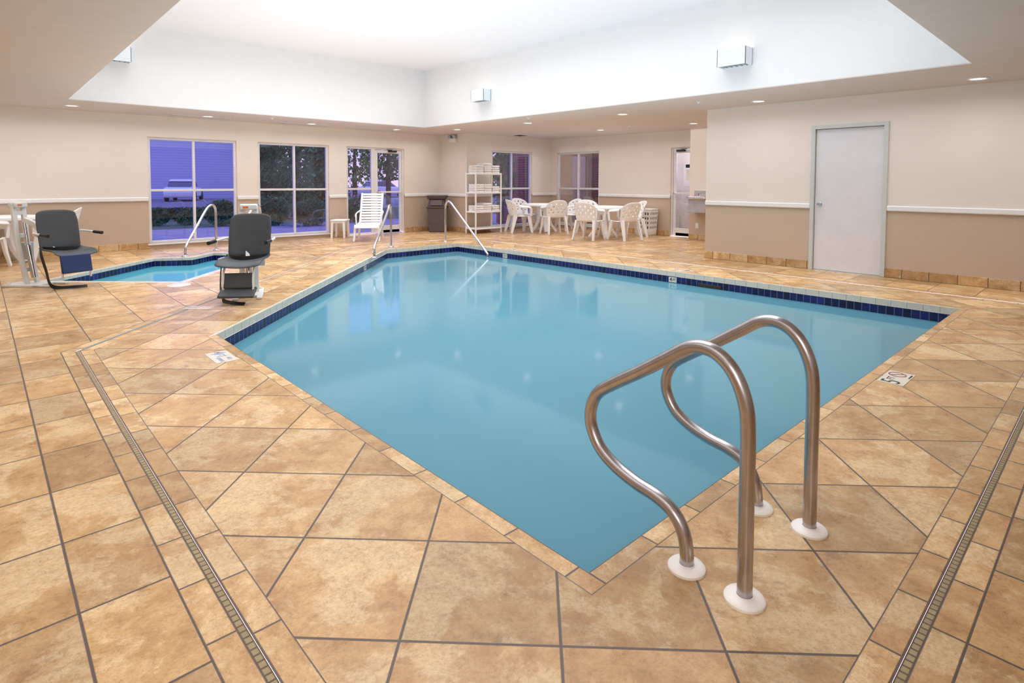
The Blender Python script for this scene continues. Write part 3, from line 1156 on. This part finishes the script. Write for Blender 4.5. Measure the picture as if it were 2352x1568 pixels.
# ------------------------------------------------------------------ depth markers
def marker(name, label, m4, texts, L=.30, D=.15, split=True, mat=None, bold=.001):
    r = bpy.data.objects.new(name, None)
    C.objects.link(r)
    r.matrix_world = m4
    tag(r, label, 'depth marker')
    b = MB()
    if split:
        b.box((-L / 4, 0, .001), (L / 2 - .003, D, .004)).box((L / 4, 0, .001), (L / 2 - .003, D, .004))
    else:
        b.box((0, 0, .001), (L, D, .004))
    b.build('marker_tile', mat or m_marker, r)
    for t in texts:
        text_mesh('lettering', t[0], t[1], t[4] if len(t) > 4 else m_ink, r, (t[2], t[3], .0035), 0, bold)
    return r
def frame4(o, right, up):
    R, U = Vector(right), Vector(up)
    N_ = R.cross(U)
    m = Matrix((R, U, N_)).transposed().to_4x4()
    m.translation = o
    return m
q = onz(512, 819)
marker('depth_marker', 'deck depth marker reading 4 FT NO DIVING at left pool edge', frame4((1.295, q.y, 0), (0, -1, 0), (1, 0, 0)),
       [('4', .15, -.115, 0, m_blueink), ('FT', .085, -.04, 0, m_blueink), ('NO', .042, .075, .03, m_blueink), ('DIVING', .038, .075, -.03, m_blueink)], L=.31)
q = onz(2058, 868)
mk = marker('depth_marker', 'deck depth marker reading 5 FT with red no diving symbol', frame4((q.x, 1.03, 0), (1, 0, 0), (0, 1, 0)),
            [('5', .155, -.108, 0), ('FT', .06, -.036, .02), ('NO DIVING', .017, .078, -.064)], L=.31, bold=.0)
b = MB()
b.lathe([(.044, .0032), (.053, .0032), (.053, .0046), (.044, .0046), (.044, .0032)], 30, Matrix.Translation((.078, .012, 0)))
b.box((.078, .012, .0042), (.094, .008, .001), Matrix.Rotation(-PI / 4, 4, 'Z'))
b.build('no_diving_symbol', m_redink, mk)
b = MB()
b.ribbon([(.055, .03, .0036), (.078, .014, .0036), (.098, -.004, .0036)], .006, .0008)
b.lathe([(0, .0033), (.006, .0033), (.006, .004), (0, .004)], 12, Matrix.Translation((.106, -.012, 0)))
b.build('diver_figure', m_ink, mk)
q = onz(1565, 620)
marker('depth_marker', 'deck depth marker reading 4 FT beyond the far pool edge', frame4((7.66, q.y, 0), (0, 1, 0), (-1, 0, 0)), [('4', .14, -.11, 0), ('FT', .075, -.04, 0), ('NO', .04, .075, .03), ('DIVING', .036, .075, -.03)], L=.31)
q = onz(1185, 570)
marker('depth_marker', 'deck depth marker reading 3 FT near the shallow end corner', frame4((7.66, q.y, 0), (0, 1, 0), (-1, 0, 0)), [('3', .14, -.11, 0), ('FT', .075, -.04, 0), ('NO', .04, .075, .03), ('DIVING', .036, .075, -.03)], L=.31)
q = onz(456, 707)
marker('depth_marker', 'pale faded deck depth marker behind the right pool lift base', frame4((q.x, q.y, 0), (.7, -.7141, 0), (.7141, .7, 0)), [('3', .12, -.11, 0, m_blueink), ('FT', .07, -.04, 0, m_blueink)], L=.28, D=.14, mat=m_faded)
WM = [('4', .08, -.028, 0), ('FT', .045, .026, 0)]
WM3 = [('3', .08, -.028, 0), ('FT', .045, .026, 0)]
q = onx(1545, 645, 7.425)
marker('depth_marker', 'waterline depth marker reading 4 FT on far pool wall', frame4((7.425, q.y, -.12), (0, -1, 0), (0, 0, 1)), WM, L=.13, D=.075, split=False)
q = onx(1160, 588, 7.425)
marker('depth_marker', 'waterline depth marker reading 3 FT near the far pool corner', frame4((7.425, q.y, -.12), (0, -1, 0), (0, 0, 1)), WM3, L=.13, D=.075, split=False)
dv = (Vector(PP[4]) - Vector(PP[3])).normalized()
qq = Vector(PP[3]) + dv * 1.55
inn = Vector((.7199, -.694))
up = Vector((0, 0, 1))
N3 = Vector((inn.x, inn.y, 0)).normalized()
R3v = up.cross(N3)
mm = Matrix((R3v, up, N3)).transposed().to_4x4()
mm.translation = (qq.x + inn.x * .006, qq.y + inn.y * .006, -.12)
marker('depth_marker', 'waterline depth marker on the angled left pool wall', mm, WM3, L=.13, D=.075, split=False)
q = onz(411, 654)
b = MB()
b.lathe([(0, .008), (.03, .009), (.10, .007), (.125, .006), (.135, 0), (0, 0)], 30)
o = b.build('skimmer_lid', m_marker)
o.location = (q.x, q.y, 0)
tag(o, 'round white skimmer lid set in the deck before the spa', 'lid')

# ------------------------------------------------------------------ pool lifts
def lift(loc, rz, label, blue, yaw=0, fwd=0.0):
    r = thing('pool_lift', label, 'pool lift', loc, rz)     # front +Y
    PV = Vector((0, .20, 0))
    def turn(o):
        Rm = Matrix.Rotation(yaw, 3, 'Z')
        o.rotation_euler = (0, 0, yaw)
        o.location = PV - Rm @ PV + Vector((0, fwd, 0))
        return o
    b = MB()
    b.box((0, -.08, .014), (.30, .46, .028)).box((.12, .18, .012), (.06, .22, .022)).box((-.12, .18, .012), (.06, .22, .022))
    for sx in (-1, 1):
        b.lathe([(0, .045), (.022, .045), (.022, 0), (0, 0)], 10, Matrix.Translation((sx * .11, -.25, 0)))
    b.build('base_plate', m_liftwhite, r, bev=.006)
    for s in (-1, 1):
        b = MB()
        b.ribbon([(s * .075, -.05, .02), (s * .07, -.16, .55), (s * .07, -.20, 1.02)], .035, .06, up=(1, 0, 0))
        b.build('mast_post', m_liftwhite, r, bev=.008)
    for z, y in ((.2, -.09), (.62, -.165), (.9, -.19)):
        b = MB()
        b.box((0, y, z), (.17, .03, .05))
        b.build('mast_crosspiece', m_liftwhite, r, bev=.005)
    b = MB()
    b.tube([(0, -.02, .1), (0, -.09, .5)], .034, 14).tube([(0, -.09, .5), (0, -.13, .82)], .018, 12)
    b.build('actuator', m_chrome, r)
    b = MB()
    b.box((0, -.20, 1.0), (.19, .10, .07))
    bx = b.build('control_box', m_liftwhite, r, bev=.015)
    b = MB()
    b.box((.03, -.149, 1.0), (.06, .006, .018))
    b.build('warning_strip', m_orange, bx, label='small orange sticker')
    b = MB()
    b.box((-.11, -.2, .42), (.11, .10, .22))
    b.build('battery_box', m_louver, r, bev=.012)
    b = MB()
    b.ribbon(cr([(0, -.13, .82), (0, -.02 + fwd * .3, .74), (0, .05 + fwd * .7, .55), (0, .12 + fwd, .415), (0, .25 + fwd, .40)], 4), .06, .045, up=(1, 0, 0))
    b.build('lift_arm', m_liftwhite, r, bev=.006)
    def bk(u, v):
        a = 2 * u - 1
        w = .232 * (1 - .08 * max(0, v - .7) / .3) * (1 - .04 * (1 - v))
        return (a * w, .10 - .10 * v + .04 * a * a, .46 + .48 * v - .03 * abs(a) ** 4 * (v > .8) * 1.0)
    b = MB()
    b.shell(bk, 8, 8)
    turn(b.build('backrest', m_grey, r, solid=.022, sub=2))
    def st(u, v):
        a = 2 * u - 1
        return (a * .232, .10 + .44 * v, .435 + .03 * a * a - (.05 * max(0, v - .8) / .2) + .02 * max(0, .2 - v) / .2)
    b = MB()
    b.shell(st, 8, 8)
    turn(b.build('seat', m_grey, r, solid=.022, sub=2))
    for s in (-1, 1):
        b = MB()
        b.tube(cr([(s * .2, .05, .62), (s * .25, .07, .66), (s * .275, .16, .66), (s * .285, .34, .655)], 5), .014, 10)
        ar = turn(b.build('armrest', m_liftwhite, r))
        b = MB()
        b.tube([(s * .285, .33, .655), (s * .288, .50, .65)], .020, 12)
        b.build('grip', m_black, ar)
    for s in (-1, 1):
        b = MB()
        b.tube(cr([(s * .15, .42, .41), (s * .15, .48, .34), (s * .15, .50, .2), (s * .15, .50, .12)], 4), .012, 10)
        turn(b.build('footrest_bracket', m_liftwhite, r))
    b = MB()
    if blue:
        b.box((.05, .60, .31), (.32, .04, .22), Matrix.Rotation(.2, 4, 'X'))
        turn(b.build('footrest', m_blue, r, bev=.012))
    else:
        b.box((0, .53, .13), (.36, .16, .03), Matrix.Rotation(-.5, 4, 'X'))
        b.box((0, .49, .25), (.30, .02, .16), Matrix.Rotation(.2, 4, 'X'))
        turn(b.build('footrest', m_grey, r, bev=.012))
    b = MB()
    s = 1
    b.ribbon(cr([(s * .22, .16, .48), (s * .25, .24, .40), (s * .24, .32, .22), (s * .22, .36, .06), (s * .16, .42, .016), (s * .02, .52, .012), (-s * .08, .56, .012)], 5), .045, .005, up=(1, 0, .3))
    turn(b.build('seat_belt', m_black, r))
    b = MB()
    b.ribbon(cr([(-.2, .16, .475), (-.1, .3, .47), (0, .33, .468), (.12, .28, .47), (.2, .16, .475)], 5), .004, .045, up=(0, 0, 1))
    turn(b.build('lap_strap', m_black, r))
    return r
def camdir(X, Y):
    a = cw(X, Y)
    return face_to(*a)
q = onz(572, 678)
lift((q.x, q.y, 0), camdir(.36, -.93), 'pool lift with dark grey seat at the edge of the large pool', False, math.radians(-14))
q = onz(84, 655)
lift((q.x, q.y, 0), camdir(1, .0), 'pool lift with blue footrest beside the spa', True, math.radians(-28), .15)

# ------------------------------------------------------------------ notices on lobby door
b = MB()
b.bmm(12.405, 12.409, 7.12, 7.26, 1.35, 1.62)
tag(b.build('paper_notice', m_paper), 'white paper notice taped on the glass lobby door', 'notice')
b = MB()
b.bmm(12.404, 12.409, 7.11, 7.27, 1.65, 1.73)
tag(b.build('sign_plate', m_black), 'small black sign plate above the notice on lobby door', 'sign')

# ------------------------------------------------------------------ outside
def ground(name, lb, pts, m, z):
    b = MB()
    b.region([pts], z, lambda x, y: (x, y))
    tag(b.build(name, m, fixn=False), lb, 'ground', kind='structure')
ground('floor_patio', 'violet grey patio paving outside the windows', [(-12, 12.9), (9.35, 12.9), (9.35, 11.75), (12.9, 11.75), (24, 11.75), (24, 18), (-12, 18)], m_pave, -.03)
ground('floor_lawn', 'dark lawn strip beyond the patio', [(-20, 18), (60, 18), (60, 27), (-20, 27)], m_grass, -.05)
ground('floor_street', 'grey asphalt car park beyond the lawn', [(-60, 27), (150, 27), (150, 130), (-60, 130)], m_asph, -.06)
r = thing('neighbour_building', 'long lavender sided building beyond the first window', 'building', (7, 50, -.06))
b = MB()
b.bmm(-4, 16.8, 50, 58, -.06, 5.0)
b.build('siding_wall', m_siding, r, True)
b = MB()
mm = Matrix(((0, 0, 1, 0), (1, 0, 0, 0), (0, 1, 0, 0), (0, 0, 0, 1)))
b.prism([(49.4, 5.0), (58.6, 5.0), (54, 7.4)], -4.5, 17.3, mm)
b.build('roof', M('roof_shingle', (140, 138, 176), .8), r, True)
b = MB()
b.bmm(-4, 16.9, 49.9, 50, 4.6, 5.0)
b.bmm(16.6, 16.9, 49.9, 50.1, -.06, 5.0)
b.build('fascia', m_trim, r, True)

def car(loc, rz, lb):
    r = thing('parked_car', lb, 'car', loc, rz)
    mm = Matrix(((0, 0, 1, 0), (1, 0, 0, 0), (0, 1, 0, 0), (0, 0, 0, 1)))
    b = MB()
    b.prism([(-2.1, .25), (2.1, .25), (2.2, .5), (2.05, .74), (1.1, .92), (-1.6, .98), (-2.1, .92), (-2.2, .6)], -.88, .88, mm)
    b.build('car_body', m_car, r, bev=.16, bseg=4)
    b = MB()
    b.prism([(-1.85, .90), (1.25, .88), (.35, 1.38), (-.4, 1.46), (-1.15, 1.42)], -.72, .72, mm)
    b.build('car_windows', m_carglass, r, bev=.14, bseg=4)
    b = MB()
    b.prism([(.5, 1.33), (.2, 1.45), (-.4, 1.50), (-1.0, 1.47), (-1.35, 1.34)], -.70, .70, mm)
    b.build('car_roof', m_car, r, bev=.04)
    for sx in (-1, 1):
        for y in (-1.35, 1.4):
            b = MB()
            b.lathe([(0, -.1), (.3, -.1), (.32, -.06), (.32, .06), (.3, .1), (0, .1)], 20, Matrix.Translation((sx * .82, y, .32)) @ Matrix.Rotation(PI / 2, 4, 'Y'))
            b.build('wheel', m_tyre, r)
        b = MB()
        b.box((sx * .64, -2.12, .76), (.24, .1, .12))
        b.build('tail_lamp', m_tail, r, bev=.02)
d = ray(424, 463)
car((EYE.x + d.x * 40, EYE.y + d.y * 40, -.06), -.4, 'pale parked car outside the first window')
d = ray(877, 440)
car((EYE.x + d.x * 50, EYE.y + d.y * 50, -.06), -1.3, 'pale parked car far away outside the glass exit door')

def leaves(b, n, fn, s):
    for _ in range(n):
        c = Vector(fn())
        a = Vector((random.gauss(0, 1), random.gauss(0, 1), random.gauss(0, 1))).normalized()
        t = a.orthogonal().normalized()
        u = a.cross(t)
        k = s * random.uniform(.6, 1.3)
        b.face([c - t * k, c + u * k * .5, c + t * k, c - u * k * .5])
def ell(cx, cy, cz, rx, ry, rz):
    def f():
        while True:
            x, y, z = [random.uniform(-1, 1) for _ in range(3)]
            q = x * x + y * y + z * z
            if .25 < q < 1:
                return (cx + x * rx, cy + y * ry, cz + z * rz)
    return f
def cone(cx, cy, z0, z1, r):
    def f():
        t = 1 - math.sqrt(random.random())
        a = random.uniform(0, 2 * PI)
        q = r * (1 - t) * math.sqrt(random.random())
        return (cx + q * math.cos(a), cy + q * math.sin(a), z0 + (z1 - z0) * t)
    return f
def plant(name, lb, cat, x, y, kind, h, rad, m, n, s, grp=None, trunk=True):
    r = thing(name, lb, cat, (x, y, -.05), group=grp)
    b = MB()
    if kind == 'cone':
        leaves(b, n, cone(0, 0, .15, h, rad), s)
    elif kind == 'round':
        leaves(b, n, ell(0, 0, h * .62, rad, rad, h * .38), s)
    else:
        leaves(b, n, ell(0, 0, h * .5, rad, rad * .7, h * .5), s)
    b.build('foliage', m, r, fixn=False)
    if trunk:
        b = MB()
        b.tube([(0, 0, 0), (.02, .03, h * .35), (0, 0, h * .7)], [h * .03, h * .025, h * .012], 8)
        b.build('trunk', m_bark, r)
    return r
def at(px, dist):
    d = ray(px, 430)
    return (d.x * dist, d.y * dist)
for i, (px, ds, h, rad, lb) in enumerate([(608, 20.5, 7.5, 1.0, 'dark evergreen tree at left of the second window view'), (676, 27.5, 10, 2.6, 'tall dark evergreen tree centred in the second window view'),
                                     (746, 21.5, 7.5, 1.0, 'dark evergreen tree at right of the second window view')]):
    x, y = at(px, ds)
    plant('evergreen_tree', lb, 'tree', x, y, 'cone', h, rad, m_leafd, 9000 if i == 1 else 6000, .12 if i == 1 else .09)
x, y = at(815, 26)
plant('leafy_tree', 'green leafy tree seen through the narrow side window', 'tree', x, y, 'round', 4.2, 1.3, m_leaf, 1300, .11)
x, y = at(892, 34)
plant('leafy_tree', 'green leafy tree seen through the glass exit door', 'tree', x, y, 'round', 5.5, 1.7, m_leafd, 2600, .13)
for i, (px, ds, h, rad, lb) in enumerate([(358, 17.3, .55, .36, 'low dark shrub at left below the first window view'), (432, 17.8, .45, .4, 'low dark shrub in the middle of the first window view'),
                                     (508, 17.3, .8, .5, 'low dark shrub at right of the first window view'), (620, 17.3, .95, .6, 'low dark shrub at left of the second window view'),
                                     (715, 17.3, .85, .6, 'low dark shrub at right of the second window view')]):
    x, y = at(px, ds)
    plant('shrub', lb, 'shrub', x, y, 'bush', h, rad, m_leafd, 2200, .045, trunk=False)
x, y = at(823, 19)
r = plant('flowering_shrub', 'flowering shrub with pink blossoms outside the narrow side window', 'shrub', x, y, 'bush', .9, .7, m_leaf, 1600, .05, trunk=False)
b = MB()
leaves(b, 160, ell(0, 0, .5, .75, .55, .48), .05)
b.build('blossoms', m_pink, r, fixn=False)
x, y = at(1152, 16.9)
plant('shrub', 'tall leafy green shrub against the brick wall behind the towel rack window', 'shrub', x, y, 'round', 2.5, .42, m_leaf, 700, .08)
x, y = at(440, 21)
r = thing('hedge', 'long low clipped hedge in front of the parked car outside the first window', 'hedge', (x, y, -.05))
b = MB()
leaves(b, 4200, lambda: (random.uniform(-2.2, 2.0), random.uniform(-.35, .35), random.uniform(0, .38)), .06)
b.build('foliage', m_leafd, r, fixn=False)
b = MB()
b.bmm(12.5, 12.9, 11.75, 14.2, -.05, 4)
tag(b.build('brick_wing', m_brick), 'red brick building wing outside the towel rack window', 'building')

# lobby behind the alcove
b = MB()
b.region([[(12.5, 4), (18, 4), (18, 11.75), (12.5, 11.75)]], -.002, lambda x, y: (x, y))
tag(b.build('floor_lobby', m_wood, fixn=False), 'brown lobby floor beyond the alcove window', 'floor', kind='structure')
b = MB()
b.bmm(18, 18.1, 4, 11.75, 0, 2.7).bmm(12.5, 18, 11.6, 11.75, 0, 2.7).bmm(12.5, 18, 3.9, 4, 0, 2.7)
tag(b.build('wall_lobby', m_tan), 'tan lobby walls beyond the alcove window', 'wall', kind='structure')
b = MB()
b.bmm(12.5, 18.1, 3.9, 11.75, 2.7, 2.8)
tag(b.build('ceiling_lobby', m_cream), 'pale lobby ceiling beyond the alcove window', 'ceiling', kind='structure')
b = MB()
b.bmm(14.2, 14.7, 10.9, 11.55, 0, 2.7)
tag(b.build('brick_pillar', m_brick), 'brick pillar inside the lobby behind the alcove window', 'pillar')
b = MB()
b.bmm(13.8, 13.9, 5.6, 8.7, 0, 2.7)
tag(b.build('wall_partition', m_cream), 'cream lobby partition seen through the glass lobby door', 'wall', kind='structure')
def wchair(x, y, rz, lb):
    r = thing('dining_chair', lb, 'chair', (x, y, 0), rz)
    b = MB()
    b.box((0, 0, .45), (.42, .42, .04))
    b.build('seat', m_wood, r, bev=.01)
    b = MB()
    for k in range(5):
        b.box((-.16 + k * .08, -.2, .72), (.025, .02, .46))
    b.box((0, -.2, .96), (.42, .03, .07))
    b.build('backrest', m_wood, r, bev=.005)
    for sx in (-1, 1):
        for sy in (-1, 1):
            b = MB()
            b.box((sx * .18, sy * .18, .22), (.04, .04, .44))
            b.build('leg', m_wood, r)
wchair(13.3, 9.7, 1.2, 'dark wood chair in the lobby at right of the alcove window')
wchair(13.4, 10.4, 2.0, 'dark wood chair in the lobby at centre of the alcove window')

# ------------------------------------------------------------------ lights
def area(name, loc, rot, sx, sy, e, col, spread=180):
    L = bpy.data.lights.new(name, 'AREA')
    L.shape = 'RECTANGLE'
    L.size, L.size_y = sx, sy
    L.energy = e
    L.color = col
    L.spread = math.radians(spread)
    o = bpy.data.objects.new(name, L)
    C.objects.link(o)
    o.location = loc
    o.rotation_euler = rot
    return o
area('well_up_fill', (4.35, 6.15, 1.45), (PI, 0, 0), 5.2, 8.6, 174, (.98, .985, 1))  # added upward fill over the pool, stands in for light bounced off water
area('well_down_fill', (4.35, 6.15, 3.78), (0, 0, 0), 6.0, 9.3, 268, (.97, .98, 1), 110)  # added fill below the raised ceiling, spread narrowed to keep it out of view
area('right_soffit_fill', (8.4, 4.9, 2.50), (0, 0, 0), 1.2, 12, 68, (.98, .985, 1), 130)  # added fill, evens out the downlight row; no such panel in the ceiling
area('left_soffit_fill', (3.8, 11.95, 2.50), (0, 0, 0), 10, 1.2, 64, (1, .985, .975), 130)  # added fill along the window wall, supplements the weak downlights
area('alcove_soffit_fill', (10.8, 8.3, 2.50), (0, 0, 0), 2.6, 6, 62, (1, .985, .975), 130)  # added fill over the tables, not a ceiling fixture
area('side_soffit_fill', (-.3, 5.5, 2.50), (0, 0, 0), 2.0, 11, 56, (1, .985, .98), 130)  # added unseen fill under the low ceiling on the spa side
def point(name, loc, e, col, r):
    L = bpy.data.lights.new(name, 'POINT')
    L.energy = e
    L.color = col
    L.shadow_soft_size = r
    o = bpy.data.objects.new(name, L)
    C.objects.link(o)
    o.location = loc
point('lobby_lamp', (16, 9.6, 2.3), 150, (1, .93, .88), .3)
point('entry_lamp', (13.2, 7.0, 2.4), 70, (.96, .98, 1), .2)
point('camera_fill', (-.8, -.8, 1.7), 50, (.97, .98, 1), .5)  # added soft fill behind the camera, no real lamp stands there

w = bpy.data.worlds.new('dusk_sky')
S.world = w
w.use_nodes = True
nt = w.node_tree
bg = nt.nodes['Background']
tc = nt.nodes.new('ShaderNodeTexCoord')
sp = nt.nodes.new('ShaderNodeSeparateXYZ')
nt.links.new(tc.outputs['Generated'], sp.inputs[0])
nt.links.new(ramp(nt, sp.outputs[2], [(0, (255, 226, 232)), (.12, (226, 216, 246)), (.6, (184, 190, 246))]), bg.inputs[0])
bg.inputs[1].default_value = 1.9
